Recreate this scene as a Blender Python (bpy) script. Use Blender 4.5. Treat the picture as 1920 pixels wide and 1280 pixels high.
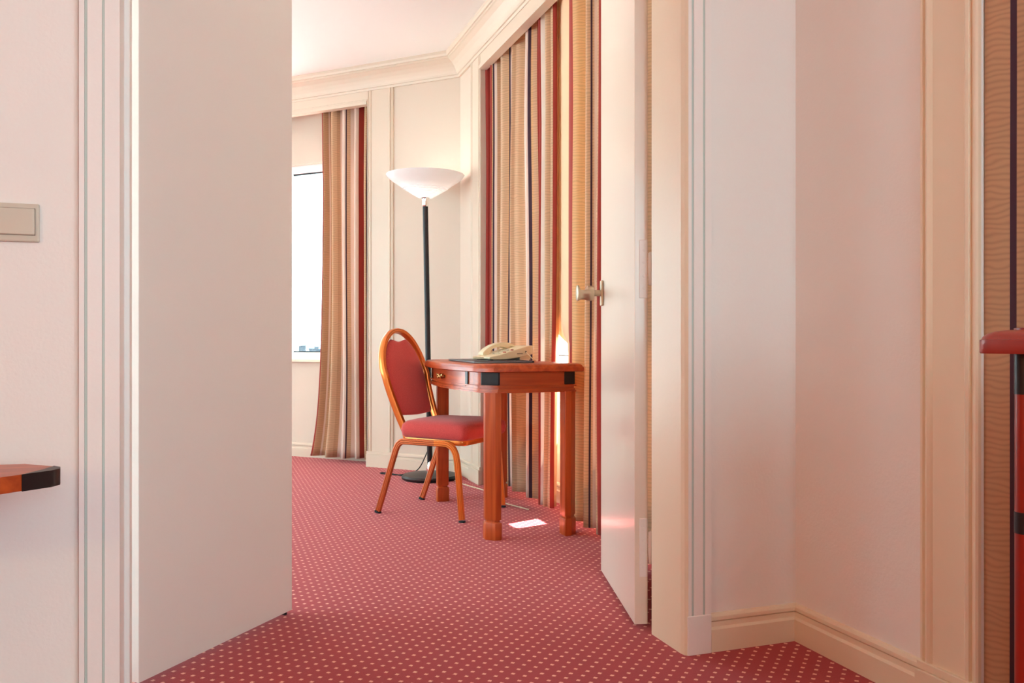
import bpy, bmesh, math, random
from mathutils import Vector, Matrix
random.seed(4)
C = bpy.context.scene
for o in list(bpy.data.objects):
    bpy.data.objects.remove(o)

# ------------------------------------------------------------------ camera
YAW = math.radians(19.3)
cam_d = bpy.data.cameras.new('camera'); cam = bpy.data.objects.new('camera', cam_d)
C.collection.objects.link(cam); C.camera = cam
cam_d.lens = 30.0; cam_d.sensor_width = 36.0
cam_d.clip_start = 0.02; cam_d.clip_end = 2000
cam.location = (0, 0, 0.834)
cam.rotation_euler = (math.pi/2, 0, -YAW)

# ------------------------------------------------------------------ view + light
C.view_settings.view_transform = 'Standard'
C.view_settings.look = 'None'
C.view_settings.gamma = 1.0
C.view_settings.use_curve_mapping = False
C.view_settings.exposure = 0.96
C.cycles.use_denoising = True
C.cycles.max_bounces = 14
C.cycles.diffuse_bounces = 8
C.cycles.transparent_max_bounces = 12
C.cycles.sample_clamp_indirect = 8.0
C.cycles.caustics_reflective = False

SKY = 4.9
w = bpy.data.worlds.new('sky'); C.world = w; w.use_nodes = True
bg = w.node_tree.nodes['Background']
bg.inputs[0].default_value = (0.58, 0.90, 1.0, 1); bg.inputs[1].default_value = SKY

def light(name, kind, loc, rot=(0, 0, 0), **kw):
    d = bpy.data.lights.new(name, kind); o = bpy.data.objects.new(name, d)
    C.collection.objects.link(o); o.location = loc; o.rotation_euler = rot
    for k, v in kw.items(): setattr(d, k, v)
    return o

# summer sun, high over the window side
sd = Vector((-0.358*0.962, -0.358*0.272, -0.934)).normalized()
sun = light('sun', 'SUN', (6, 4, 8), energy=60.0, angle=0.006, color=(1, .95, .86))
sun.rotation_euler = sd.to_track_quat('-Z', 'Y').to_euler()

def window_light(name, loc, nrm, wd, ht, portal=True, energy=0, color=(1, 1, 1)):
    """sky light entering by a window opening"""
    o = light(name, 'AREA', loc, shape='RECTANGLE', size=wd, size_y=ht, energy=energy, color=color)
    o.rotation_euler = Vector(nrm).to_track_quat('-Z', 'Z').to_euler()
    if portal: o.data.cycles.is_portal = True
    return o
# unseen warm fill light, added to tint the near room's side wall
light('added_warm_fill', 'POINT', (-3.1, -.9, 1.5), energy=30, color=(1, .84, .46), shadow_soft_size=.08)
S2 = math.sqrt(.5)
window_light('window_portal_corner', (0.36+.25, 6.32+.25, 1.4), (-S2, -S2, 0), 1.7, 1.5)
window_light('window_portal_side', (1.84, 3.55, 1.5), (-1, 0, 0), 2.3, 1.7)
window_light('window_portal_near', (1.90, -1.35, 1.45), (-1, 0, 0), 1.6, 1.7)
window_light('added_portal_near_back', (.75, -3.40, 1.45), (0, 1, 0), 1.9, 1.8)  # sky through an unseen opening added to light the partition
window_light('added_portal_far_left', (-3.34, 4.2, 1.3), (1, 0, 0), 2.4, 2.4)  # sky through an unseen window enlarged to lift the far carpet
window_light('window_portal_back', (-1.55, 7.38, 1.3), (0, -1, 0), 1.9, 2.4)

# ------------------------------------------------------------------ material helpers
def srgb(r, g, b):
    f = lambda c: (c/255/12.92) if c/255 <= .04045 else ((c/255+.055)/1.055)**2.4
    return (f(r), f(g), f(b), 1)

def mat(name, col, rough=.5, metal=0, spec=.5, coat=0, bump=0, bscale=200, emit=None, es=0, trans=0, var=0, vscale=3):
    m = bpy.data.materials.new(name); m.use_nodes = True
    nt = m.node_tree; b = nt.nodes['Principled BSDF']
    b.inputs['Base Color'].default_value = col
    b.inputs['Roughness'].default_value = rough
    b.inputs['Metallic'].default_value = metal
    b.inputs['Specular IOR Level'].default_value = spec
    b.inputs['Coat Weight'].default_value = coat
    b.inputs['Coat Roughness'].default_value = .15
    b.inputs['Transmission Weight'].default_value = trans
    if emit:
        b.inputs['Emission Color'].default_value = emit; b.inputs['Emission Strength'].default_value = es
    tc = nt.nodes.new('ShaderNodeTexCoord')
    if bump:
        n = nt.nodes.new('ShaderNodeTexNoise'); n.inputs['Scale'].default_value = bscale
        n.inputs['Detail'].default_value = 3
        nt.links.new(tc.outputs['Object'], n.inputs['Vector'])
        bp = nt.nodes.new('ShaderNodeBump'); bp.inputs['Strength'].default_value = bump
        bp.inputs['Distance'].default_value = .002
        nt.links.new(n.outputs['Fac'], bp.inputs['Height']); nt.links.new(bp.outputs['Normal'], b.inputs['Normal'])
    if var:
        n = nt.nodes.new('ShaderNodeTexNoise'); n.inputs['Scale'].default_value = vscale
        nt.links.new(tc.outputs['Object'], n.inputs['Vector'])
        mx = nt.nodes.new('ShaderNodeMixRGB'); mx.blend_type = 'MULTIPLY'; mx.inputs[0].default_value = var
        mx.inputs[1].default_value = col
        nt.links.new(n.outputs['Fac'], mx.inputs[2]); nt.links.new(mx.outputs[0], b.inputs['Base Color'])
    return m

M = {}
M['wall'] = mat('cream_wall_cloth', srgb(216, 198, 180), .75, bump=.25, bscale=260)
M['wall_near'] = mat('pale_wall_paint', srgb(240, 237, 232), .8, bump=.3, bscale=120)
M['trim'] = mat('cream_gloss_trim', srgb(236, 220, 194), .38, bump=.15, bscale=60)
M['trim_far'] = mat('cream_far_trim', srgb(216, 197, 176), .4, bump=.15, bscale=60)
M['casing'] = mat('white_painted_casing', srgb(242, 237, 232), .35, bump=.25, bscale=45)
M['ceiling'] = mat('ceiling_paint', srgb(240, 238, 234), .85)
M['groove'] = mat('grey_green_groove', srgb(190, 206, 198), .5)
M['seam'] = mat('brown_seam', srgb(150, 110, 90), .7)
M['door_l'] = mat('pale_matt_door', srgb(230, 219, 211), .55, bump=.15, bscale=90)
M['switch'] = mat('ivory_plastic', srgb(205, 197, 180), .4)
M['steel'] = mat('satin_nickel', srgb(190, 170, 145), .38, metal=.7)
M['white_metal'] = mat('white_enamel', srgb(240, 238, 235), .25)
M['black'] = mat('black_lacquer', srgb(34, 24, 25), .4, spec=.3, coat=.08)
M['black_rubber'] = mat('black_rubber', srgb(22, 22, 24), .6)
M['chrome'] = mat('chrome', (.9, .87, .85, 1), .08, metal=1)
M['brass'] = mat('aged_brass', srgb(190, 150, 95), .3, metal=1)
M['leather'] = mat('black_leather', srgb(38, 36, 45), .38, bump=.3, bscale=500)
M['phone'] = mat('ivory_telephone_plastic', srgb(232, 214, 178), .38)
M['gap'] = mat('plastic_gap', srgb(140, 130, 115), .6)
M['phone_dark'] = mat('dark_print', srgb(60, 50, 48), .5)
M['red_led'] = mat('red_button', srgb(190, 70, 50), .4)
M['glass_opal'] = None
M['cord_white'] = mat('white_cord', srgb(225, 205, 170), .5)
M['frame_white'] = mat('window_frame_paint', srgb(240, 238, 236), .4)
M['city'] = mat('dark_facade', srgb(58, 64, 70), .95, spec=.1)
M['city_ground'] = mat('hazy_ground', srgb(150, 155, 158), .9)
M['city2'] = mat('slate_roof', srgb(48, 56, 64), .95, spec=.1)

def wood(name, c1, c2, rough=.36, axis='Z'):
    m = mat(name, c1, rough, coat=.12, spec=.4); nt = m.node_tree; b = nt.nodes['Principled BSDF']
    tc = nt.nodes.new('ShaderNodeTexCoord'); mp = nt.nodes.new('ShaderNodeMapping')
    sc = [38, 38, 38]; sc['XYZ'.index(axis)] = 2.2
    mp.inputs['Scale'].default_value = sc
    n = nt.nodes.new('ShaderNodeTexNoise'); n.inputs['Scale'].default_value = 1; n.inputs['Detail'].default_value = 6
    n.inputs['Distortion'].default_value = .6
    r = nt.nodes.new('ShaderNodeValToRGB'); r.color_ramp.elements[0].color = c1; r.color_ramp.elements[1].color = c2
    r.color_ramp.elements[0].position = .35; r.color_ramp.elements[1].position = .68
    L = nt.links.new
    L(tc.outputs['Object'], mp.inputs[0]); L(mp.outputs[0], n.inputs['Vector']); L(n.outputs['Fac'], r.inputs[0]); L(r.outputs[0], b.inputs['Base Color'])
    return m
M['wood'] = wood('cherry_wood', srgb(168, 66, 22), srgb(204, 94, 42))
M['wood_h'] = wood('cherry_wood_across', srgb(164, 62, 22), srgb(200, 90, 40), axis='X')
M['wood_y'] = wood('cherry_wood_along', srgb(164, 60, 22), srgb(200, 88, 40), axis='Y')
M['wood_r'] = wood('red_mahogany', srgb(136, 22, 3), srgb(158, 34, 8))
M['wood_ry'] = wood('red_mahogany_along', srgb(142, 28, 4), srgb(168, 44, 12), axis='Y')
M['gold'] = mat('copper_gold_frame', srgb(226, 126, 52), .28, metal=.75, coat=.3)
M['gold_leg'] = mat('brown_gold_leg', srgb(196, 98, 50), .34, metal=.6, coat=.2)

# door leaf, glossy off-white with brush marks
m = mat('glossy_door_paint', srgb(238, 224, 208), .3, coat=.5); nt = m.node_tree
tc = nt.nodes.new('ShaderNodeTexCoord'); mp = nt.nodes.new('ShaderNodeMapping'); mp.inputs['Scale'].default_value = (60, 60, 1.5)
n = nt.nodes.new('ShaderNodeTexNoise'); n.inputs['Scale'].default_value = 1.2; n.inputs['Detail'].default_value = 4
bp = nt.nodes.new('ShaderNodeBump'); bp.inputs['Strength'].default_value = .25; bp.inputs['Distance'].default_value = .002
nt.links.new(tc.outputs['Object'], mp.inputs[0]); nt.links.new(mp.outputs[0], n.inputs['Vector']); nt.links.new(n.outputs['Fac'], bp.inputs['Height'])
nt.links.new(bp.outputs[0], nt.nodes['Principled BSDF'].inputs['Normal'])
M['door_r'] = m

# opal glass of the lamp bowl
m = bpy.data.materials.new('opal_glass'); m.use_nodes = True; nt = m.node_tree
b = nt.nodes['Principled BSDF']; b.inputs['Base Color'].default_value = (.93, .93, .93, 1); b.inputs['Roughness'].default_value = .25
t = nt.nodes.new('ShaderNodeBsdfTranslucent'); t.inputs[0].default_value = (.95, .95, .95, 1)
mx = nt.nodes.new('ShaderNodeMixShader'); mx.inputs[0].default_value = .38
nt.links.new(b.outputs[0], mx.inputs[1]); nt.links.new(t.outputs[0], mx.inputs[2]); nt.links.new(mx.outputs[0], nt.nodes['Material Output'].inputs[0])
M['glass_opal'] = m

# window glass: clear
m = bpy.data.materials.new('window_glass'); m.use_nodes = True; nt = m.node_tree
tr = nt.nodes.new('ShaderNodeBsdfTransparent'); tr.inputs[0].default_value = (.97, .98, .98, 1)
gl = nt.nodes.new('ShaderNodeBsdfGlossy'); gl.inputs['Roughness'].default_value = .02
mx = nt.nodes.new('ShaderNodeMixShader'); mx.inputs[0].default_value = .05
nt.links.new(tr.outputs[0], mx.inputs[1]); nt.links.new(gl.outputs[0], mx.inputs[2]); nt.links.new(mx.outputs[0], nt.nodes['Material Output'].inputs[0])
M['glass'] = m

# carpet: burgundy with a diagonal lattice of small cream flecks
m = mat('burgundy_carpet', srgb(150, 40, 52), .95, spec=.1); nt = m.node_tree; b = nt.nodes['Principled BSDF']
b.inputs['Sheen Weight'].default_value = .7; b.inputs['Sheen Roughness'].default_value = .5
b.inputs['Sheen Tint'].default_value = (1, .38, .38, 1)
L = nt.links.new
tc = nt.nodes.new('ShaderNodeTexCoord')
ns = nt.nodes.new('ShaderNodeTexNoise'); ns.inputs['Scale'].default_value = 260; ns.inputs['Detail'].default_value = 2
L(tc.outputs['Object'], ns.inputs['Vector'])
dv = nt.nodes.new('ShaderNodeVectorMath'); dv.operation = 'MULTIPLY_ADD'
dv.inputs[1].default_value = (.004, .004, 0); 
L(ns.outputs['Color'], dv.inputs[0]); L(tc.outputs['Object'], dv.inputs[2])
sx = nt.nodes.new('ShaderNodeSeparateXYZ'); L(dv.outputs[0], sx.inputs[0])
def mth(op, a, b_=None, c_=None):
    x = nt.nodes.new('ShaderNodeMath'); x.operation = op
    for i, v in enumerate((a, b_, c_)):
        if v is None: continue
        if isinstance(v, (int, float)): x.inputs[i].default_value = v
        else: L(v, x.inputs[i])
    return x.outputs[0]
PITCH = .046
def cell(o):
    return mth('ABSOLUTE', mth('SUBTRACT', mth('FRACT', mth('DIVIDE', o, PITCH)), .5))
a = cell(mth('ADD', sx.outputs[0], sx.outputs[1])); bb = cell(mth('SUBTRACT', sx.outputs[0], sx.outputs[1]))
fl = mth('LESS_THAN', mth('MAXIMUM', a, bb), .145)
n2 = nt.nodes.new('ShaderNodeTexNoise'); n2.inputs['Scale'].default_value = 420; n2.inputs['Detail'].default_value = 2; L(tc.outputs['Object'], n2.inputs['Vector'])
r1 = nt.nodes.new('ShaderNodeValToRGB'); r1.color_ramp.elements[0].position = .3; r1.color_ramp.elements[1].position = .7
r1.color_ramp.elements[0].color = srgb(104, 4, 18); r1.color_ramp.elements[1].color = srgb(172, 26, 40)
L(n2.outputs['Fac'], r1.inputs[0])
n3 = nt.nodes.new('ShaderNodeTexNoise'); n3.inputs['Scale'].default_value = 2.2; n3.inputs['Detail'].default_value = 3; L(tc.outputs['Object'], n3.inputs['Vector'])
mw = nt.nodes.new('ShaderNodeMixRGB'); mw.blend_type = 'MIX'; mw.inputs[2].default_value = srgb(156, 30, 44)
L(mth('MULTIPLY', n3.outputs['Fac'], .35), mw.inputs[0]); L(r1.outputs[0], mw.inputs[1])
mf = nt.nodes.new('ShaderNodeMixRGB'); mf.inputs[2].default_value = srgb(240, 190, 165)
L(fl, mf.inputs[0]); L(mw.outputs[0], mf.inputs[1]); L(mf.outputs[0], b.inputs['Base Color'])
bp = nt.nodes.new('ShaderNodeBump'); bp.inputs['Strength'].default_value = .6; bp.inputs['Distance'].default_value = .003
L(n2.outputs['Fac'], bp.inputs['Height']); L(bp.outputs[0], b.inputs['Normal'])
M['carpet'] = m

# woven upholstery
def fabric(name, c1, c2, sc=420):
    m = mat(name, c1, .85, spec=.2); nt = m.node_tree; b = nt.nodes['Principled BSDF']
    b.inputs['Sheen Weight'].default_value = .25
    tc = nt.nodes.new('ShaderNodeTexCoord'); mp = nt.nodes.new('ShaderNodeMapping'); mp.inputs['Scale'].default_value = (1, 1, 2.6)
    n = nt.nodes.new('ShaderNodeTexNoise'); n.inputs['Scale'].default_value = sc
    r = nt.nodes.new('ShaderNodeValToRGB'); r.color_ramp.elements[0].position = .35; r.color_ramp.elements[1].position = .65
    r.color_ramp.elements[0].color = c1; r.color_ramp.elements[1].color = c2
    bp = nt.nodes.new('ShaderNodeBump'); bp.inputs['Strength'].default_value = .35; bp.inputs['Distance'].default_value = .001
    L = nt.links.new
    L(tc.outputs['Object'], mp.inputs[0]); L(mp.outputs[0], n.inputs['Vector']); L(n.outputs['Fac'], r.inputs[0]); L(r.outputs[0], b.inputs['Base Color'])
    L(n.outputs['Fac'], bp.inputs['Height']); L(bp.outputs[0], b.inputs['Normal'])
    return m
M['pad'] = fabric('rose_red_upholstery', srgb(184, 54, 54), srgb(216, 90, 84))

# striped curtain cloth; U runs across the cloth in metres, V up it
TAN, TAN2, RED, DK, CR, PE, GOLD_GLOW, FOLD_HI = (srgb(216, 178, 142), srgb(202, 160, 124), srgb(168, 58, 46), srgb(76, 48, 62),
                                 srgb(232, 208, 192), srgb(236, 202, 164), srgb(224, 182, 132), srgb(246, 240, 232))  # gold: thin stripes plus backlight painted into tan; white: painted fold highlight
RIB = {id(TAN): 1, id(TAN2): 1, id(GOLD_GLOW): 1}
def cloth(name, stops, period, translucent=.3):
    m = bpy.data.materials.new(name); m.use_nodes = True; nt = m.node_tree; L = nt.links.new
    b = nt.nodes['Principled BSDF']; b.inputs['Roughness'].default_value = .65; b.inputs['Specular IOR Level'].default_value = .25
    b.inputs['Sheen Weight'].default_value = .2
    uv = nt.nodes.new('ShaderNodeUVMap'); sp = nt.nodes.new('ShaderNodeSeparateXYZ'); L(uv.outputs[0], sp.inputs[0])
    def mt(op, a, b_=None, c_=None):
        x = nt.nodes.new('ShaderNodeMath'); x.operation = op
        for i, v in enumerate((a, b_, c_)):
            if v is None: continue
            if isinstance(v, (int, float)): x.inputs[i].default_value = v
            else: L(v, x.inputs[i])
        return x.outputs[0]
    fr = mt('FRACT', mt('DIVIDE', sp.outputs[0], period))
    def ramp(vals):
        r = nt.nodes.new('ShaderNodeValToRGB'); cr = r.color_ramp; cr.interpolation = 'CONSTANT'
        cr.elements[0].position = 0; cr.elements[0].color = vals[0][1]
        cr.elements[1].position = max(vals[1][0]/period, 1e-4); cr.elements[1].color = vals[1][1]
        for p, c in vals[2:]:
            e = cr.elements.new(min(p/period, .9999)); e.color = c
        L(fr, r.inputs[0]); return r
    assert len(stops) <= 31, len(stops)
    rc = ramp(stops)
    rb = ramp([(p, (1, 1, 1, 1) if id(c) in RIB else (0, 0, 0, 1)) for p, c in stops])
    # fine wavy horizontal ribs
    mp = nt.nodes.new('ShaderNodeMapping'); mp.inputs['Scale'].default_value = (15, 22, 1)
    L(uv.outputs[0], mp.inputs[0])
    ns = nt.nodes.new('ShaderNodeTexNoise'); ns.inputs['Scale'].default_value = 1.0; ns.inputs['Detail'].default_value = 1.0
    L(mp.outputs[0], ns.inputs['Vector'])
    wv = mt('ABSOLUTE', mt('SUBTRACT', mt('FRACT', mt('ADD', mt('MULTIPLY', sp.outputs[1], 78.0), mt('MULTIPLY', ns.outputs['Fac'], 2.1))), .5))
    cr2 = nt.nodes.new('ShaderNodeMapRange'); cr2.inputs[1].default_value = .02; cr2.inputs[2].default_value = .34
    cr2.inputs[3].default_value = .85; cr2.inputs[4].default_value = 1.03
    L(wv, cr2.inputs[0])
    amt = nt.nodes.new('ShaderNodeMix'); amt.data_type = 'FLOAT'; L(rb.outputs[0], amt.inputs[0]); amt.inputs[2].default_value = 1; L(cr2.outputs[0], amt.inputs[3])
    mul = nt.nodes.new('ShaderNodeVectorMath'); mul.operation = 'SCALE'; L(rc.outputs[0], mul.inputs[0]); L(amt.outputs[0], mul.inputs['Scale'])
    L(mul.outputs[0], b.inputs['Base Color'])
    bp = nt.nodes.new('ShaderNodeBump'); bp.inputs['Strength'].default_value = .3; bp.inputs['Distance'].default_value = .002
    L(amt.outputs[0], bp.inputs['Height']); L(bp.outputs[0], b.inputs['Normal'])
    t = nt.nodes.new('ShaderNodeBsdfTranslucent'); L(mul.outputs[0], t.inputs[0])
    mx = nt.nodes.new('ShaderNodeMixShader'); mx.inputs[0].default_value = translucent
    L(b.outputs[0], mx.inputs[1]); L(t.outputs[0], mx.inputs[2]); L(mx.outputs[0], nt.nodes['Material Output'].inputs[0])
    return m

# ------------------------------------------------------------------ mesh helpers
def obj(name, bm, m, parent=None, smooth=False, bevel=0, seg=2):
    if smooth == 'auto':
        pass
    me = bpy.data.meshes.new(name)
    bmesh.ops.recalc_face_normals(bm, faces=bm.faces)
    if smooth:
        for f in bm.faces: f.smooth = True
    bm.to_mesh(me); bm.free()
    o = bpy.data.objects.new(name, me); C.collection.objects.link(o)
    for x in (m if isinstance(m, (list, tuple)) else [m]): me.materials.append(x)
    if parent: o.parent = parent
    if bevel:
        mo = o.modifiers.new('bevel', 'BEVEL'); mo.width = bevel; mo.segments = seg; mo.limit_method = 'ANGLE'; mo.angle_limit = math.radians(40)
        mo.harden_normals = False
    if smooth == 'auto':
        for p in me.polygons: p.use_smooth = True
        try: me.set_sharp_from_angle(angle=math.radians(38))
        except Exception: pass
    return o

def struct(name, bm, m, parent=None, **k):
    o = obj(name, bm, m, parent, **k)
    if not parent: o['kind'] = 'structure'
    return o

def thing(name, label, cat, loc=(0, 0, 0), rz=0, group=None, kind=None):
    o = bpy.data.objects.new(name, None); C.collection.objects.link(o)
    o.empty_display_size = .1
    o.location = loc; o.rotation_euler = (0, 0, rz)
    if kind == 'structure': o['kind'] = kind; return o
    o['label'] = label; o['category'] = cat
    if group: o['group'] = group
    return o
def tag(o, label, cat, group=None):
    o['label'] = label; o['category'] = cat
    if group: o['group'] = group
    return o

def box(bm, x0, x1, y0, y1, z0, z1, mi=0):
    vs = [bm.verts.new(p) for p in ((x0,y0,z0),(x1,y0,z0),(x1,y1,z0),(x0,y1,z0),(x0,y0,z1),(x1,y0,z1),(x1,y1,z1),(x0,y1,z1))]
    for f in ((0,3,2,1),(4,5,6,7),(0,1,5,4),(1,2,6,5),(2,3,7,6),(3,0,4,7)):
        bm.faces.new([vs[i] for i in f]).material_index = mi
def bx(*a, **k):
    bm = bmesh.new(); box(bm, *a, **k); return bm

def prism(bm, pts, z0, z1, mi=0):
    a = [bm.verts.new((x, y, z0)) for x, y in pts]; b = [bm.verts.new((x, y, z1)) for x, y in pts]
    n = len(pts)
    bm.faces.new(a[::-1]).material_index = mi; bm.faces.new(b).material_index = mi
    for i in range(n): bm.faces.new((a[i], a[(i+1) % n], b[(i+1) % n], b[i])).material_index = mi
    return bm

def slab(bm, p, q, th, z0, z1):
    """wall slab from p to q, thickness to the LEFT of p->q"""
    p, q = Vector(p), Vector(q); d = (q-p).normalized(); n = Vector((-d.y, d.x))*th
    prism(bm, [p[:], q[:], (q+n)[:], (p+n)[:]], z0, z1)

def sweep_plan(path, prof, side=1):
    """sweep a (inward, z) profile along a plan polyline with mitres; inward is to the RIGHT of travel * side"""
    bm = bmesh.new(); n = len(path); P = [Vector(p) for p in path]; rows = []
    for i in range(n):
        ds = []
        if i > 0: ds.append((P[i]-P[i-1]).normalized())
        if i < n-1: ds.append((P[i+1]-P[i]).normalized())
        ns = [Vector((d.y, -d.x))*side for d in ds]
        if len(ns) == 2:
            m = (ns[0]+ns[1]).normalized(); m = m/ m.dot(ns[0])
        else: m = ns[0]
        rows.append([bm.verts.new((P[i].x+m.x*a, P[i].y+m.y*a, z)) for a, z in prof])
    k = len(prof)
    for i in range(n-1):
        for j in range(k):
            bm.faces.new((rows[i][j], rows[i+1][j], rows[i+1][(j+1) % k], rows[i][(j+1) % k]))
    bm.faces.new(rows[0][::-1]); bm.faces.new(rows[-1])
    return bm

def catmull(pts, n=8):
    P = [Vector(p) for p in pts]; out = []
    for i in range(len(P)-1):
        p0 = P[i-1] if i else P[0]*2-P[1]; p1, p2 = P[i], P[i+1]; p3 = P[i+2] if i+2 < len(P) else P[-1]*2-P[-2]
        for k in range(n):
            t = k/n
            out.append(.5*((2*p1)+(p2-p0)*t+(2*p0-5*p1+4*p2-p3)*t*t+(3*p1-p0-3*p2+p3)*t**3))
    out.append(P[-1]); return out

def tube(bm, pts, r, seg=10, prof=None, up=None, cap=True, closed=False):
    """tube along 3d points; prof: list of (a,b) cross-section scaled by 1; up: fixed reference vector"""
    P = [Vector(p) for p in pts]; n = len(P); rings = []
    if prof is None: prof = [(r*math.cos(2*math.pi*i/seg), r*math.sin(2*math.pi*i/seg)) for i in range(seg)]
    last = None
    for i in range(n):
        if closed: t = (P[(i+1) % n]-P[i-1]).normalized()
        elif i == 0: t = (P[1]-P[0]).normalized()
        elif i == n-1: t = (P[-1]-P[-2]).normalized()
        else: t = ((P[i+1]-P[i]).normalized()+(P[i]-P[i-1]).normalized()).normalized()
        if up is not None: ref = Vector(up)
        elif last is not None: ref = last
        else: ref = Vector((0, 0, 1)) if abs(t.z) < .9 else Vector((1, 0, 0))
        a = (ref-t*ref.dot(t)).normalized(); b = t.cross(a); last = a
        rings.append([bm.verts.new(P[i]+a*x+b*y) for x, y in prof])
    k = len(prof)
    for i in range(n if closed else n-1):
        q = rings[(i+1) % n]
        for j in range(k): bm.faces.new((rings[i][j], rings[i][(j+1) % k], q[(j+1) % k], q[j]))
    if cap and not closed: bm.faces.new(rings[0][::-1]); bm.faces.new(rings[-1])
    return bm

def lathe(bm, prof, seg=40, c=(0, 0)):
    rings = []
    for r, z in prof:
        rings.append([bm.verts.new((c[0]+r*math.cos(2*math.pi*i/seg), c[1]+r*math.sin(2*math.pi*i/seg), z)) for i in range(seg)] if r > 1e-6 else [bm.verts.new((c[0], c[1], z))])
    for i in range(len(rings)-1):
        a, b = rings[i], rings[i+1]
        for j in range(seg):
            j2 = (j+1) % seg
            if len(a) == 1 and len(b) == 1: continue
            if len(a) == 1: bm.faces.new((a[0], b[j], b[j2]))
            elif len(b) == 1: bm.faces.new((a[j], a[j2], b[0]))
            else: bm.faces.new((a[j], a[j2], b[j2], b[j]))
    return bm

# ------------------------------------------------------------------ the setting
H = 2.65                      # ceiling of both rooms
UC = 1.476                    # plane of the window wall in the far room
CX, CY = UC, 5.204            # corner where the window wall meets the 45 degree wall
UB = 1.545                    # window wall of the near room
VW = 2.0; VT = 0.165          # partition with the double door
JL, JR = -0.187, 1.180        # clear opening
DIAG = Vector((-S2, S2)); DN = Vector((S2, S2))     # along the 45 degree wall / outward
c0 = Vector((CX, CY))
def dg(t, out=0): v = c0 + DIAG*t + DN*out; return (v.x, v.y)
T1 = 0.705; T2 = 2.45; T3 = 2.75   # along the diagonal: recess start, recess end, wall end

bm = bmesh.new(); prism(bm, [(-4, -3.4), (2.2, -3.4), (2.2, 5.6), (.4, 8.2), (-4, 8.2)], -.12, 0)
struct('floor', bm, M['carpet'])
bm = bmesh.new(); prism(bm, [(-4, -3.4), (2.2, -3.4), (2.2, 5.6), (.4, 8.2), (-4, 8.2)], H, H+.15)
struct('ceiling', bm, M['ceiling'])

# partition between the rooms
bm = bmesh.new(); box(bm, -3.75, JL-.045, VW, VW+VT, 0, H); struct('wall_partition_left', bm, M['wall_near'])
bm = bmesh.new(); box(bm, JR+.04, 1.95, VW, VW+VT, 0, H); struct('wall_partition_right', bm, M['wall_near'])
bm = bmesh.new(); box(bm, JL-.045, JR+.04, VW, VW+VT, 2.14, H); struct('wall_partition_header', bm, M['wall_near'])

# near room window wall
bm = bmesh.new(); box(bm, UB, 1.95, 1.386, VW, 0, H); struct('wall_near_side', bm, M['wall_near'])
bm = bmesh.new()
box(bm, 1.80, 1.95, -3.2, 1.386, 0, .70); box(bm, 1.80, 1.95, -3.2, 1.386, 2.3, H)
box(bm, 1.80, 1.95, -3.2, -2.1, .70, 2.3); box(bm, 1.80, 1.95, -.6, 1.386, .70, 2.3)
struct('wall_near_window', bm, M['wall_near'])
bm = bmesh.new(); box(bm, UB, UB+.035, -3.2, 1.386, 2.42, H); struct('trim_1', bm, M['trim'])
bm = bmesh.new(); box(bm, -4.2, -.2, -3.35, -3.2, 0, H); box(bm, 1.7, 1.80, -3.35, -3.2, 0, H); box(bm, -.2, 1.7, -3.35, -3.2, 0, .55); box(bm, -.2, 1.7, -3.35, -3.2, 2.35, H)
struct('wall_near_back', bm, M['wall_near'])
bm = bmesh.new(); box(bm, -3.75, -3.6, -3.2, VW, 0, H); struct('wall_near_left', bm, M['wood'])  # unseen wall; wood colour chosen to bounce brown light onto the side wall

# far room shell
bm = bmesh.new()
prism(bm, [(UC, 4.745), (2.0, 4.745), (2.0, 5.5), (CX+.05, CY+.3), (CX, CY)], 0, H)
struct('wall_corner_pier', bm, M['wall'])
bm = bmesh.new()
box(bm, 1.70, 1.85, 2.165, 4.745, 0, .70); box(bm, 1.70, 1.85, 2.165, 4.745, 2.3, H)
box(bm, 1.70, 1.85, 2.165, 2.45, .70, 2.3); box(bm, 1.70, 1.85, 4.62, 4.745, .70, 2.3)
struct('wall_window_side', bm, M['wall'])
bm = bmesh.new(); prism(bm, [dg(0), dg(T1), dg(T1, .36), dg(0, .36)], 0, H); struct('wall_diagonal', bm, M['wall'])
bm = bmesh.new()
def dgbox(bm, t0, t1, o0, o1, z0, z1): prism(bm, [dg(t0, o0), dg(t1, o0), dg(t1, o1), dg(t0, o1)], z0, z1)
W0_, W1_ = T1+.09, T2-.09
dgbox(bm, T1, T2, .20, .36, 0, .70); dgbox(bm, T1, T2, .20, .36, 2.12, H)
dgbox(bm, T1, W0_, .20, .36, .70, 2.12); dgbox(bm, W1_, T2, .20, .36, .70, 2.12)
struct('wall_diagonal_window', bm, M['wall'])
bm = bmesh.new(); dgbox(bm, T2, T3, 0, .36, 0, H); struct('wall_diagonal_end', bm, M['wall'])
e = Vector(dg(T3))
bm = bmesh.new(); box(bm, -3.4, -2.5, e.y, e.y+.2, 0, H); box(bm, -.6, e.x+.2, e.y, e.y+.2, 0, H); box(bm, -2.5, -.6, e.y, e.y+.2, 0, .1); box(bm, -2.5, -.6, e.y, e.y+.2, 2.45, H); struct('wall_back', bm, M['wall'])
bm = bmesh.new()
box(bm, -3.35, -3.2, 2.0, 8.0, 0, .1); box(bm, -3.35, -3.2, 2.0, 8.0, 2.45, H)
box(bm, -3.35, -3.2, 2.0, 3.0, .1, 2.45); box(bm, -3.35, -3.2, 5.4, 8.0, .1, 2.45)
struct('wall_far_left', bm, M['wall'])

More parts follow.
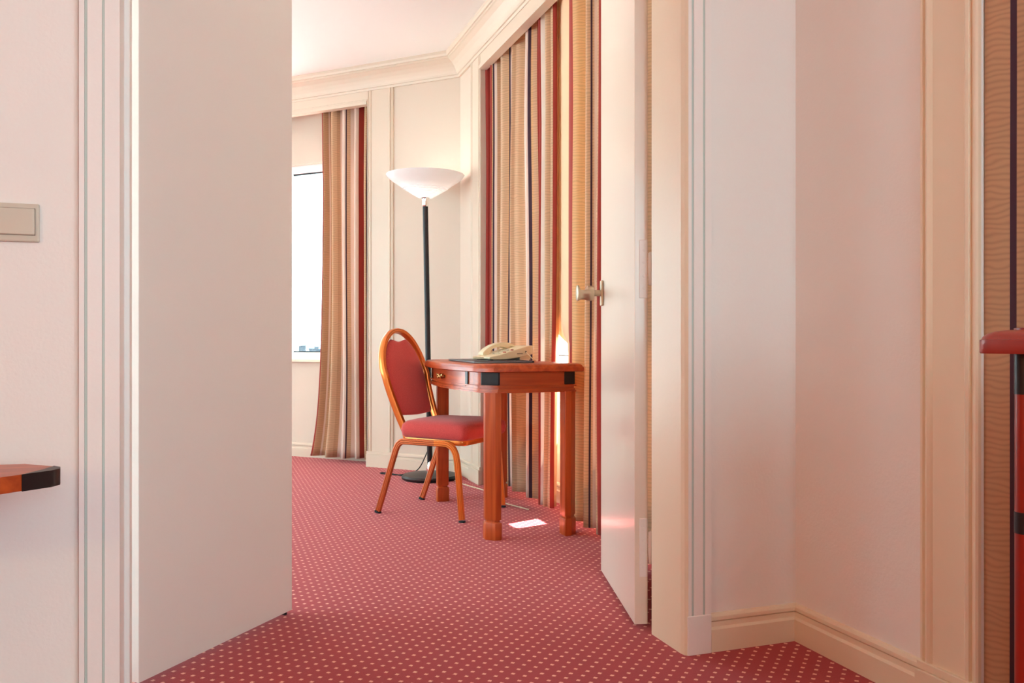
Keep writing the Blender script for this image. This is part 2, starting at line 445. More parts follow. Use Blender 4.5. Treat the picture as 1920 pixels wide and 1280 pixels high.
# cornice: cove sweeping round the far room
cove = [(0, 2.505), (.014, 2.505), (.018, 2.517), (.026, 2.519), (.028, 2.530), (.034, 2.545), (.045, 2.565), (.062, 2.587), (.085, 2.604),
        (.092, 2.607), (.092, 2.618), (.10, 2.620), (.104, 2.632), (.104, H), (0, H)]
path = [(UC, 2.165), (CX, CY), dg(T3), (-3.2, e.y)]
struct('trim_2', sweep_plan(path, cove, -1), M['trim_far'])
# pelmets over the two recesses
pel = [(-.03, 2.415), (.020, 2.415), (.020, 2.435), (.014, 2.438), (.014, 2.447), (.009, 2.450), (.009, 2.52), (-.03, 2.52)]
struct('trim_3', sweep_plan([(UC, 2.165), (UC, 4.745)], pel, -1), M['trim_far'])
struct('trim_4', sweep_plan([dg(T1), dg(T2)], pel, -1), M['trim_far'])

# base boards
base = [(0, 0), (.017, 0), (.017, .060), (.0105, .066), (.0105, .078), (.0105, .079), (.004, .080), (.004, .0815), (.0115, .0825), (.011, .092), (.006, .099), (0, .101)]
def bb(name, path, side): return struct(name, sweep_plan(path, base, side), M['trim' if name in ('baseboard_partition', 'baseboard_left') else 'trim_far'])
bb('baseboard_far', [(UC, 4.745), (CX, CY), dg(T1)], -1)
bb('baseboard_recess', [dg(T1, .2), dg(T2, .2)], -1)
bb('baseboard_back', [dg(T3), (-3.2, e.y)], -1)
bb('baseboard_partition', [(1.262, VW), (UB, VW), (UB, 1.38)], 1)
bb('baseboard_left', [(-.268, VW), (-3.6, VW)], -1)
bb('baseboard_window_side', [(1.70, 2.165), (1.70, 4.745)], -1)

# pilasters: fluted flat boards.  section = (along, out) polygon
def pilaster(name, org, along, out, wd, m=None):
    m = m or M['trim_far']
    """org: start corner on the wall, along: unit vec, out: unit vec into the room"""
    a, u = Vector(along), Vector(out); o_ = Vector(org)
    def pt(x, y): v = o_+a*x+u*y; return (v.x, v.y)
    s = [(0, 0), (0, .008), (.004, .012), (.010, .012), (.013, .007), (.018, .007), (.020, .014), (.026, .016), (.032, .012), (.036, .008)]
    prof = s + [(wd-x, y) for x, y in s[::-1]]
    bm = prism(bmesh.new(), [pt(x, y) for x, y in prof], .098, 2.505)
    r = struct(name, bm, m)
    bm = prism(bmesh.new(), [pt(-.004, 0), pt(-.004, .024), pt(wd+.002, .024), pt(wd+.002, 0)], 0, .085)
    prism(bm, [pt(-.004, 0), pt(-.004, .018), pt(wd+.002, .018), pt(wd+.002, 0)], .085, .104)
    obj('plinth', bm, m, r, bevel=.002)
    return r
pilaster('trim_5', dg(T1-.205), DIAG, -DN, .205)
pilaster('trim_6', (UC, 4.745), (0, 1), (-1, 0), .20)
pilaster('trim_7', (UB, 1.386), (0, 1), (-1, 0), .158, M['trim'])

# door casings and jambs of the partition
def casing(name, x0, x1, inner):
    """flat board with two grey green grooves; inner = +1 if the opening is on the high-x side"""
    w_ = x1-x0
    g = [(.0105, .016), (.044, .049)] if inner > 0 else [(.010, .0165), (.0445, .051)]
    xs = [0]; prof = [(0, 0), (0, -.018)]
    for a, b in g: prof += [(a, -.018), (a, -.0135), (b, -.0135), (b, -.018)]
    prof += [(w_, -.018), (w_, 0)]
    bm = prism(bmesh.new(), [(x0+x, VW+y) for x, y in prof], .104, 2.20)
    r = struct(name, bm, M['casing'])
    for a, b in g:
        obj('groove_line', bx(x0+a+.0003, x0+b-.0003, VW-.0170, VW-.0130, .104, 2.2), M['groove'], r)
    bm = bx(x0-.002, x1, VW-.020, VW, 0, .104); obj('plinth', bm, M['casing'], r, bevel=.0015)
    return r
c1 = casing('trim_8', -.265, -.187, +1)
obj('seam', bx(-.2672, -.2650, VW-.006, VW, 0, 2.2), M['seam'], c1)
casing('trim_9', 1.190, 1.260, -1)
# head casing
struct('trim_10', bx(-.265, 1.26, VW-.018, VW, 2.13, 2.20), M['casing'])
# jamb linings with door stop
bm = bmesh.new(); prism(bm, [(JL-.045, VW), (JL, VW), (JL, VW+.075), (JL+.012, VW+.075), (JL+.012, VW+.125), (JL, VW+.125), (JL, VW+VT), (JL-.045, VW+VT)], 0, 2.14)
struct('trim_11', bm, M['casing'], bevel=.002)
bm = bmesh.new(); prism(bm, [(JR, VW+.004), (JR+.003, VW-.010), (JR+.010, VW-.018), (JR+.04, VW), (JR+.04, VW+VT), (JR, VW+VT)], 0, 2.14)
struct('trim_12', bm, M['trim'])
struct('trim_13', bx(JL, JR, VW, VW+VT, 2.12, 2.14), M['casing'])

# door leaves
def leaf(name, hinge, ang, wd, m_face, flip, th=.039):
    """leaf runs from hinge along angle; thickness to the side flip"""
    o = bpy.data.objects.new(name, None); C.collection.objects.link(o); o.location = (*hinge, 0); o.rotation_euler = (0, 0, ang)
    o['kind'] = 'structure'
    y0, y1 = (0, th) if flip > 0 else (-th, 0)
    obj('door_panel', bx(0, wd, y0, y1, .012, 2.11), m_face, o, bevel=.0015)
    return o
aL = math.atan2(2.692-2.234, .2285+.169)
d1 = leaf('door_1', (-.169, 2.234), aL, .606, M['door_l'], +1)
# flush bolt under the free corner
obj('floor_bolt', bx(.586, .594, .010, .030, .0, .014), M['black'], d1)
aR = math.atan2(2.79-2.223, 1.316-1.1556)
d2 = leaf('door_2', (1.1556, 2.223), aR, .589, M['door_r'], -1)
# knob: keyed rose plate and a flared knob with a scooped underside
zk, xk = 1.005, .545
obj('rose_plate', bx(xk-.016, xk+.016, 0, .009, zk-.045, zk+.045), M['steel'], d2, bevel=.003)
bm = bmesh.new()
prof = [(0, .0), (.011, .0), (.011, .024), (.024, .028), (.0265, .034), (.0265, .048), (.023, .058), (.023, .072), (.028, .080), (.029, .084), (.026, .086), (0, .086)]
lathe(bm, prof, 28)
for v in bm.verts:
    if v.co.y < -.012 and .05 < v.co.z < .078: v.co.y += .012
bmesh.ops.rotate(bm, verts=bm.verts, cent=(0, 0, 0), matrix=Matrix.Rotation(-math.pi/2, 3, 'X'))   # z -> +y
bmesh.ops.translate(bm, verts=bm.verts, vec=(xk, .008, zk))
obj('door_knob', bm, M['steel'], d2, smooth='auto')
obj('rose_plate', bx(xk-.016, xk+.016, -.048, -.039, zk-.045, zk+.045), M['white_metal'], d2, bevel=.003)
# hinges on the edge of the right leaf
for z in (1.045, .235):
    bm = bmesh.new(); box(bm, -.0022, .0005, -.0385, -.014, z-.085, z+.085)
    h = obj('hinge', bm, M['casing'], d2, bevel=.003)
    bm = bmesh.new()
    for k in (-.055, -.02, .02, .055):
        lathe(bm, [(0, .0010), (.0045, .0008), (.005, 0)], 12)
        new = bm.verts[-25:] if False else [v for v in bm.verts if not v.tag]
        for v in new:
            v.co = Vector((-.0022-v.co.z, -.028+v.co.x, z+k+v.co.y)); v.tag = True
    obj('screw', bm, M['casing'], h)
    bm = bmesh.new(); lathe(bm, [(0, z-.048), (.006, z-.046), (.007, z-.002), (.0062, z), (.0072, z+.002), (.0065, z+.046), (0, z+.05)], 14, c=(-.003, -.0465))
    obj('hinge_barrel', bm, M['casing'], h, smooth=True)

# windows -------------------------------------------------------
def window(name, org, along, out, wd, z0, z1, bars=1):
    a, u = Vector(along), Vector(out); o_ = Vector(org)
    def pt(x, y): v = o_+a*x+u*y; return (v.x, v.y)
    def rb(bm, x0, x1, y0, y1, za, zb): prism(bm, [pt(x0, y0), pt(x1, y0), pt(x1, y1), pt(x0, y1)], za, zb)
    bm = bmesh.new(); f = .055
    rb(bm, 0, wd, 0, .07, z0, z0+f); rb(bm, 0, wd, 0, .07, z1-f, z1); rb(bm, 0, f, 0, .07, z0+f, z1-f); rb(bm, wd-f, wd, 0, .07, z0+f, z1-f)
    for i in range(1, bars+1):
        x = wd*i/(bars+1); rb(bm, x-.03, x+.03, 0, .07, z0+f, z1-f)
    r = struct(name, bm, M['frame_white'])
    bm = bmesh.new()
    rb(bm, f, wd-f, .012, .030, z0+f, z0+f+.008); rb(bm, f, wd-f, .012, .030, z1-f-.010, z1-f); obj('gasket', bm, M['black_rubber'], r)
    bm = bmesh.new(); rb(bm, f, wd-f, .03, .034, z0+f, z1-f); obj('glass', bm, M['glass'], r)
    return r
w1 = window('window_1', dg(W0_, .24), DIAG, DN, W1_-W0_, .70, 2.12)
window('window_2', (1.76, 2.45), (0, 1), (1, 0), 2.17, .70, 2.3)
window('window_3', (1.86, -2.1), (0, 1), (1, 0), 1.5, .70, 2.3)
window('added_window_4', (-3.28, 3.0), (0, 1), (-1, 0), 2.4, .10, 2.45, bars=1)  # unseen window, made full height to brighten the far room's floor
window('window_6', (-2.5, e.y+.08), (1, 0), (0, 1), 1.9, .10, 2.45, bars=1)
window('added_window_5', (-.2, -3.24), (1, 0), (0, -1), 1.9, .55, 2.35, bars=1)  # unseen window, added behind the camera to brighten the partition wall
bm = bmesh.new(); dgbox(bm, T1+.01, T2-.01, .165, .26, .685, .705); obj('window_sill', bm, M['trim'], w1, bevel=.003)

# ------------------------------------------------------------------ curtains
def crest_path(crests, v0, v1, u_in, u_out, n=240):
    """plan path of a gathered curtain along y from v0 to v1: it bulges at each crest (v or (v, u)) and falls back between"""
    ks = sorted([(k, u_in) if not isinstance(k, tuple) else k for k in crests])
    pts = []
    for i in range(n+1):
        v = v0+(v1-v0)*i/n
        lo = max([k for k in ks if k[0] <= v], default=None); hi = min([k for k in ks if k[0] > v], default=None)
        if lo is None: lo = (2*ks[0][0]-ks[1][0], ks[0][1])
        if hi is None: hi = (2*ks[-1][0]-ks[-2][0], ks[-1][1])
        f = (v-lo[0])/(hi[0]-lo[0])
        ui = lo[1]+(hi[1]-lo[1])*f
        uo = u_out if hi[0]-lo[0] > .1 else ui+(u_out-ui)*(hi[0]-lo[0])/.1
        c = .5+.5*math.cos(2*math.pi*f)+.05*math.sin(2*math.pi*v*23)
        pts.append((uo+(ui-uo)*c, v))
    return pts

def lead_k(z):
    """0 well above the desk, 1 near the floor: how far the leading edge has swung open"""
    t = min(1, max(0, (.90-z)/.10)); return t*t*(3-2*t)

def curtain(name, path2d, z0, z1, m, label, group=None, nz=44, drift=.020, top_amp=.72, flare=0, sway=None, hem=True, lead=None):
    """path2d: dense plan points; the mean line is kept while folds deepen downwards"""
    P = [Vector(p) for p in path2d]; n = len(P)
    t0 = (P[-1]-P[0]).normalized(); nn = Vector((-t0.y, t0.x)); av = sum((p-P[0]).dot(nn) for p in P)/n
    mean = [p-nn*((p-P[0]).dot(nn)-av) for p in P]
    S = [0]
    for i in range(1, n): S.append(S[-1]+(P[i]-P[i-1]).length)
    bm = bmesh.new(); uvl = bm.loops.layers.uv.new('UVMap'); rows = []
    tdir = (P[-1]-P[0]).normalized()
    for j in range(nz+1):
        t = j/nz; z = z1+(z0-z1)*t     # t=0 at top
        amp = top_amp+(1-top_amp)*min(1, t*2.2)
        row = []
        for i in range(n):
            q = mean[i]+(P[i]-mean[i])*amp
            ld = bool(lead) and q.y > lead[0]
            if not ld: q = q + tdir*(drift*math.sin(3.1*t+S[i]*5.3)+.4*drift*math.sin(7.3*t+S[i]*11))*min(1, t*4)
            if ld:
                q = Vector((q.x+lead[2]*(q.y-lead[0])*(1-lead_k(z)), lead[0]+(q.y-lead[0])*(1+lead[1]*(1-.74*lead_k(z)))))
            if flare: q = q + tdir*flare*(t**7)*((i/(n-1))**3)
            if sway: q = q + Vector(sway)*t
            zz = z+.004*math.sin(S[i]*9) if j == nz else z
            row.append(bm.verts.new((q.x, q.y, zz)))
        rows.append(row)
    for j in range(nz):
        for i in range(n-1):
            f = bm.faces.new((rows[j][i], rows[j][i+1], rows[j+1][i+1], rows[j+1][i])); f.smooth = True
            for l, (a, b) in zip(f.loops, ((j, i), (j, i+1), (j+1, i+1), (j+1, i))):
                l[uvl].uv = (S[b], z1+(z0-z1)*a/nz)
    me = bpy.data.meshes.new(name); bm.to_mesh(me); bm.free(); me.materials.append(m)
    o = bpy.data.objects.new(name, me); C.collection.objects.link(o)
    so = o.modifiers.new('thick', 'SOLIDIFY'); so.thickness = .002; so.offset = 0
    tag(o, label, 'curtain', group)
    return o, S

# far panel on the window wall (starts at the corner pier, ends at the gap)
CF = dict(crests=[(4.765, 1.448), (4.655, 1.50), 4.51, 4.325, 4.105, 3.935, 3.855], v0=4.744, v1=3.755, u_in=1.512, u_out=1.582)
CN = dict(crests=[(3.52, 1.512), 3.365, 3.25, 3.12, 2.97, 2.83, 2.68, 2.53, 2.38, 2.25], v0=3.58, v1=2.20, u_in=1.514, u_out=1.585)
far_path = crest_path(**CF); near_path = crest_path(**CN)
patf = [(0, RED), (0.204, GOLD_GLOW), (0.212, DK), (0.222, CR), (0.243, TAN2), (0.263, TAN), (0.47, GOLD_GLOW), (0.477, DK), (0.489, CR), (0.66, TAN2), (0.695, TAN), (0.90, CR), (0.960, DK), (0.975, GOLD_GLOW), (0.990, TAN), (1.012, RED), (1.184, FOLD_HI), (1.210, TAN), (1.375, PE), (1.452, TAN), (1.468, RED)]
patn_ = [(0, PE), (0.084, RED), (0.0885, GOLD_GLOW), (0.300, TAN), (0.328, DK), (0.341, TAN), (0.351, CR), (0.364, TAN2), (0.500, RED), (.56, TAN), (.75, DK), (.77, CR), (.80, TAN2), (1.1, TAN), (1.16, TAN2)]
M['cloth_a'] = cloth('striped_curtain_far', patf, 1.52, .16)
M['cloth_n'] = cloth('striped_curtain_middle', patn_, 2.2, .16)
curtain('curtain', far_path, .035, 2.52, M['cloth_a'], 'striped tan and red curtain behind the writing desk, beside the corner pilaster', 'striped curtains of the far room', top_amp=.90, drift=.018)
curtain('curtain', near_path, .03, 2.52, M['cloth_n'], 'gold backlit striped curtain between the writing desk and the open right door', 'striped curtains of the far room', lead=(3.52, 5.6, .40), top_amp=.90, drift=.012)

# panel at the corner window (45 degrees)
def corner_path(n=240, wd=.41):
    out = []
    for i in range(n+1):
        t = i/n; along = T1+.012+wd*t
        c = .5+.5*math.cos(2*math.pi*(t*4.7+.12*math.sin(6*t)))
        v = c0+DIAG*along+DN*(.035+.075*c); out.append((v.x, v.y))
    return out
lp = corner_path()
patl = [(0, DK), (0.072, TAN), (0.234, CR), (0.19, RED), (0.39, TAN), (0.420, DK), (0.432, CR), (0.564, TAN2), (0.593, TAN), (0.743, CR), (0.756, TAN2), (0.805, RED)]
M['cloth_b'] = cloth('striped_curtain_corner', patl, .86, .2)
curtain('curtain', lp, .035, 2.50, M['cloth_b'], 'striped curtain pulled aside at the corner window, left of the floor lamp', None, flare=.09, drift=.006, top_amp=.85)

# near room curtain behind the chest
npath = []
for i in range(161):
    t = i/160; v = 1.384-.95*t
    npath.append((1.586-.036*math.cos(2*math.pi*(t*3.4)), v))
patn = [(0, TAN2), (.050, DK), (.062, TAN2), (.10, CR), (.145, TAN2), (.30, CR), (.33, TAN2), (.48, RED), (.56, TAN2)]
M['cloth_c'] = cloth('striped_curtain_near', patn, .62, .12)
curtain('curtain', npath, .03, 2.52, M['cloth_c'], 'brown curtain with dark stripe behind the red chest at the right edge', None, drift=.003, sway=(0.004, .004))

# ------------------------------------------------------------------ floor lamp
P0 = Vector((1.245, 5.06, 0))
fl = thing('floor_lamp', 'tall black uplighter floor lamp with white opal bowl in the corner behind the desk', 'floor lamp', P0)
bm = bmesh.new(); lathe(bm, [(0, 0), (.160, 0), (.172, .006), (.174, .016), (.165, .027), (.06, .038), (.03, .040), (0, .040)], 56)
obj('base', bm, M['black'], fl, smooth='auto')
top = Vector((-.028, .008, 1.655))
bm = bmesh.new(); tube(bm, [(0, 0, .035), top], .0165, 20); obj('pole', bm, M['black'], fl, smooth='auto')
bm = bmesh.new(); lathe(bm, [(.018, .036), (.022, .04), (.022, .07), (.018, .085), (.0165, .11), (.015, .11)], 24); obj('chrome_collar', bm, M['chrome'], fl, smooth='auto')
bm = bmesh.new(); lathe(bm, [(.0168, -.002), (.021, .004), (.0205, .012), (.019, .03), (.021, .045), (.029, .052), (.029, .054), (0, .054)], 28)
bmesh.ops.translate(bm, verts=bm.verts, vec=top); obj('cup', bm, M['chrome'], fl, smooth='auto')
prof = [(0, .046), (.030, .050)]
r, z = .034, .052
for i in range(9):   # stepped ribs on the lower bowl
    prof += [(r, z), (r+.0125, z+.0005), (r+.0145, z+.0045)]; r += .0115; z += .0068
prof += [(.17, .132), (.205, .155), (.228, .174), (.236, .184), (.238, .188), (.234, .188), (.22, .174), (.19, .150), (.15, .126), (.10, .098), (.05, .070), (0, .062)]
bm = bmesh.new(); lathe(bm, prof, 72); bmesh.ops.translate(bm, verts=bm.verts, vec=top)
obj('lamp_shade', bm, M['glass_opal'], fl, smooth='auto')
light('lamp_bulb', 'POINT', P0+top+Vector((0, 0, .14)), energy=.8, color=(1, .95, .88), shadow_soft_size=.04).parent = None

# ------------------------------------------------------------------ writing desk
X0, X1, Y0, Y1 = 1.040, 1.505, 3.36, 4.41
def desk_outline(ins=0, bow=.046, ch=.056):
    x0, x1, y0, y1 = X0+ins, X1-ins, Y0+ins, Y1-ins
    pts = [(x1, y0), (x1, y1), (x0+ch, y1), (x0, y1-ch)]
    a, b = y1-ch, y0+ch
    for i in range(1, 20):
        t = i/20; y = a+(b-a)*t; pts.append((x0-bow*math.sin(math.pi*t)**.9, y))
    pts += [(x0, y0+ch), (x0+ch, y0)]
    return pts
def loft(outs, m=0):
    bm = bmesh.new(); rows = [[bm.verts.new((x, y, z)) for x, y in o] for o, z in outs]
    bm.faces.new(rows[0][::-1]); bm.faces.new(rows[-1]); n = len(rows[0])
    for a, b in zip(rows, rows[1:]):
        for i in range(n): bm.faces.new((a[i], a[(i+1) % n], b[(i+1) % n], b[i]))
    return bm
dk = thing('writing_desk', 'cherry wood writing desk with bowed drawer front and black corner blocks', 'desk')
bm = loft([(desk_outline(.006), .705), (desk_outline(0), .708), (desk_outline(0), .722), (desk_outline(.002), .725), (desk_outline(.004), .7255), (desk_outline(.006), .731), (desk_outline(.012), .737), (desk_outline(.022), .740)])
obj('desk_top', bm, M['wood_y'], dk, smooth='auto')
# black inlaid writing surface edge
bm = loft([(desk_outline(.055), .7398), (desk_outline(.055), .7412)]); bm.free()
# apron carcass (rails) as one ring of boards
ap = .033
def ring(ins_o, ins_i, z0, z1):
    bm = bmesh.new(); o, i_ = desk_outline(ins_o), desk_outline(ins_i); n = len(o)
    vs = [[bm.verts.new((x, y, z)) for x, y in q] for q, z in ((o, z0), (o, z1), (i_, z1), (i_, z0))]
    for a in range(4):
        A, B = vs[a], vs[(a+1) % 4]
        for k in range(n): bm.faces.new((A[k], A[(k+1) % n], B[(k+1) % n], B[k]))
    return bm
obj('apron', ring(ap, ap+.018, .632, .707), M['wood_h'], dk, smooth='auto')
bm = ring(ap-.004, ap+.018, .617, .634); obj('lower_moulding', bm, M['wood_h'], dk, smooth='auto')
obj('moulding_bead', ring(ap-.008, ap+.01, .642, .648), M['wood_h'], dk, smooth='auto')
obj('moulding_bead', ring(ap-.008, ap+.01, .618, .624), M['wood_h'], dk, smooth='auto')
# drawer in the bowed front
def bowx(y, ins):
    a, b = Y1-ins-.056, Y0+ins+.056; t = (y-a)/(b-a)
    return X0+ins-.046*max(0, math.sin(math.pi*min(max(t, 0), 1)))**.9
def bow_strip(y0, y1, z0, z1, d0, d1, n=16):
    pts = [(bowx(y0+(y1-y0)*i/n, ap)-d1, y0+(y1-y0)*i/n) for i in range(n+1)]
    back = [(bowx(y0+(y1-y0)*i/n, ap)-d0, y0+(y1-y0)*i/n) for i in range(n+1)][::-1]
    bm = prism(bmesh.new(), pts+back, z0, z1); return bm
dr = obj('drawer', bow_strip(3.60, 4.19, .638, .703, -.004, .0045), M['wood_y'], dk, bevel=.001)
for y in (3.575, 4.19): obj('black_inlay', bow_strip(y, y+.025, .648, .703, 0, .0052), M['black'], dk)
# twisted brass handle
def handle(yc):
    bm = bmesh.new(); x = bowx(yc, ap)-.018
    pts = [(x-.004*math.cos(k*1.1), yc-.042+.084*k/24, .672+.009*math.sin(k/24*math.pi*4)) for k in range(25)]
    tube(bm, pts, .0045, 8)
    pts = [(x-.006-.004*math.cos(k*.9), yc-.034+.068*k/24, .672-.009*math.sin(k/24*math.pi*4)) for k in range(25)]
    tube(bm, pts, .004, 8)
    for s in (-1, 1): tube(bm, [(bowx(yc, ap)-.002, yc+s*.03, .672), (x, yc+s*.03, .672)], .005, 8)
    obj('handle', bm, M['brass'], dr, smooth=True)
handle(3.90)
# legs
def leg(xc, yc, sx, sy, tp=1.0):
    """sx, sy: direction of the outer (chamfered) corner"""
    def sec(h, chf):
        q = [(-h, -h), (h, -h), (h, h), (-h, h)]
        out = []
        for x, y in q:
            if (x > 0) == (sx > 0) and (y > 0) == (sy > 0):
                p1, p2 = (x-sx*chf, y), (x, y-sy*chf)
                order = [p1, p2]
            else:
                c_ = .004
                order = [(x-math.copysign(c_, x), y), (x, y-math.copysign(c_, y))]
            if x*y > 0: order = order[::-1]
            out += order
        return [(xc+a, yc+b) for a, b in out]
    h = .031
    bm = loft([(sec(h*.96, .034), .084), (sec(h*.99, .034), .087), (sec(h, .034), .62)])
    l = obj('leg', bm, M['wood'], dk, smooth='auto')
    bm = loft([(sec(h*1.0, .034), 0), (sec(h*1.04, .034), .004), (sec(h*1.06, .034), .066), (sec(h*1.0, .034), .073), (sec(h*.82, .028), .077), (sec(h*.82, .028), .086)])
    obj('foot_block', bm, M['wood'], l, smooth='auto')
    return l
for xc, yc, sx, sy in ((1.112, 3.425, -1, -1), (1.455, 3.408, 1, -1), (1.132, 4.347, -1, 1), (1.455, 4.347, 1, 1)):
    l = leg(xc, yc, sx, sy)
# black corner blocks
def corner_block(pts, name='black_corner_block'):
    obj(name, prism(bmesh.new(), pts, .650, .7045), M['black'], dk, smooth='auto', bevel=.002)
e_ = .0035; o_ = ap
corner_block([(X0+o_-e_, Y0+o_+.061), (X0+o_-e_, Y0+o_+.054), (X0+o_+.054, Y0+o_-e_), (X0+o_+.061, Y0+o_-e_), (X0+o_+.061, Y0+o_+.061)])
corner_block([(X1-o_-.045, Y0+o_-e_), (X1-o_+e_, Y0+o_-e_), (X1-o_+e_, Y0+o_+.045), (X1-o_-.045, Y0+o_+.045)])
corner_block([(X0+o_-e_, Y1-o_-.061), (X0+o_-e_, Y1-o_-.054), (X0+o_+.054, Y1-o_+e_), (X0+o_+.061, Y1-o_+e_), (X0+o_+.061, Y1-o_-.061)])
corner_block([(X1-o_-.045, Y1-o_+e_), (X1-o_+e_, Y1-o_+e_), (X1-o_+e_, Y1-o_-.045), (X1-o_-.045, Y1-o_-.045)])

# desk folder (black leather writing pad)
pd = thing('desk_folder', 'thin black leather writing folder lying on the desk under the telephone', 'folder', (1.205, 3.765, .7413), math.radians(-3))
obj('back_cover', bx(-.135, .135, -.265, .265, 0, .0022), M['leather'], pd, bevel=.001)
obj('front_cover', bx(-.134, .134, -.264, .264, .0055, .0080), M['leather'], pd, bevel=.001)
obj('paper', bx(-.125, .128, -.258, .258, .0022, .0055), M['white_metal'], pd)
obj('spine', bx(.128, .136, -.265, .265, .0005, .0075), M['leather'], pd, bevel=.001)

# telephone ------------------------------------------------------
# local x: front (low end) at -x, back (high end) at +x; seen from its side
tp = thing('telephone', 'ivory push-button desk telephone with its handset on the cradle', 'telephone', (1.263, 3.735, .7497), math.radians(9))
def side_extrude(pts, y0, y1):
    bm = bmesh.new(); a = [bm.verts.new((x, y0, z)) for x, z in pts]; b = [bm.verts.new((x, y1, z)) for x, z in pts]; n = len(pts)
    bm.faces.new(a); bm.faces.new(b[::-1])
    for i in range(n): bm.faces.new((a[i], b[i], b[(i+1) % n], a[(i+1) % n]))
    return bm
body = [(-.108, .004), (-.112, .010), (-.108, .016), (-.085, .020), (-.05, .027), (0, .041), (.05, .055), (.085, .064), (.112, .066), (.117, .062), (.118, .030), (.112, .026), (.03, .010), (-.03, .003), (-.08, .002)]
obj('body', side_extrude(body, -.085, .085), M['phone'], tp, smooth='auto', bevel=.004)
obj('stand', side_extrude([(.05, 0), (.108, 0), (.108, .028), (.05, .016)], -.07, .07), M['phone'], tp, bevel=.002)
obj('foot', bx(-.10, -.086, -.07, .07, 0, .004), M['black_rubber'], tp)
# number pad on the sloping face
kp = bmesh.new(); nrm_a = math.atan2(.028, .10)
for i in range(4):
    for j in range(3):
        x = -.045+i*.022; z = .0275+(x+.05)*.28; y = -.045+j*.022
        box(kp, x-.007, x+.007, y-.008, y+.008, z, z+.0025)
obj('keypad', kp, M['switch'], tp, bevel=.001)
obj('red_button', bx(-.034, -.024, -.078, -.066, .034, .0385), M['red_led'], tp); obj('red_button', bx(.003, .014, -.078, -.066, .044, .0485), M['red_led'], tp)
obj('label_strip', bx(.028, .058, -.0862, -.0852, .0275, .0300), M['phone_dark'], tp)
obj('jack_hole', bx(.071, .078, -.0862, -.0852, .032, .041), M['black_rubber'], tp)
# handset: arched grip with two cups, lying over the far side
hs = catmull([(-.088, .022), (-.086, .034), (-.066, .052), (-.035, .068), (0, .078), (.035, .080), (.065, .074), (.085, .064)], 5)
lo = catmull([(.085, .056), (.060, .060), (.045, .052), (.030, .055), (.006, .060), (-.02, .056), (-.042, .046), (-.046, .036), (-.055, .026), (-.080, .018)], 5)
bm = side_extrude([(p[0], p[1]) for p in [Vector((a, b)) for a, b in [(q.x, q.y) for q in [Vector((v[0], v[1])) for v in hs]]]]+[(v[0], v[1]) for v in lo], .030, .078)
obj('handset', bm, M['phone'], tp, smooth='auto', bevel=.005)
bm = bmesh.new()
tube(bm, catmull([(.074, -.086, .036), (.084, -.098, .022), (.096, -.108, .006), (.108, -.112, .0012), (.125, -.10, -.0055), (.15, -.05, -.0055)], 8), .0022, 8)
obj('line_cord', bm, M['phone'], tp, smooth=True)
bm = bmesh.new()   # coiled handset cord at the front
pts = []
for i in range(160):
    t = i/159; a = t*2*math.pi*20
    pts.append((-.112-.028*math.sin(math.pi*t)+.004*math.cos(a), .055-.08*t, .010+.004*math.sin(a)))
tube(bm, pts, .0016, 6); obj('coiled_cord', bm, M['phone'], tp, smooth=True)

# ------------------------------------------------------------------ banquet chair
def c2w(X, Z): s, c = math.sin(YAW), math.cos(YAW); return (X*c+Z*s, -X*s+Z*c)
nr, nf, fr_, ff = c2w(-.672, 4.169), c2w(-.2516, 3.947), c2w(-.449, 4.492), c2w(-.0322, 4.289)
cx = sum(p[0] for p in (nr, nf, fr_, ff))/4; cy = sum(p[1] for p in (nr, nf, fr_, ff))/4
fw = Vector(((nf[0]+ff[0]-nr[0]-fr_[0]), (nf[1]+ff[1]-nr[1]-fr_[1])))
ch = thing('banquet_chair', 'oval-backed banquet chair with rose red upholstery and coppery gold frame', 'chair', (cx, cy, 0), math.atan2(fw.y, fw.x))
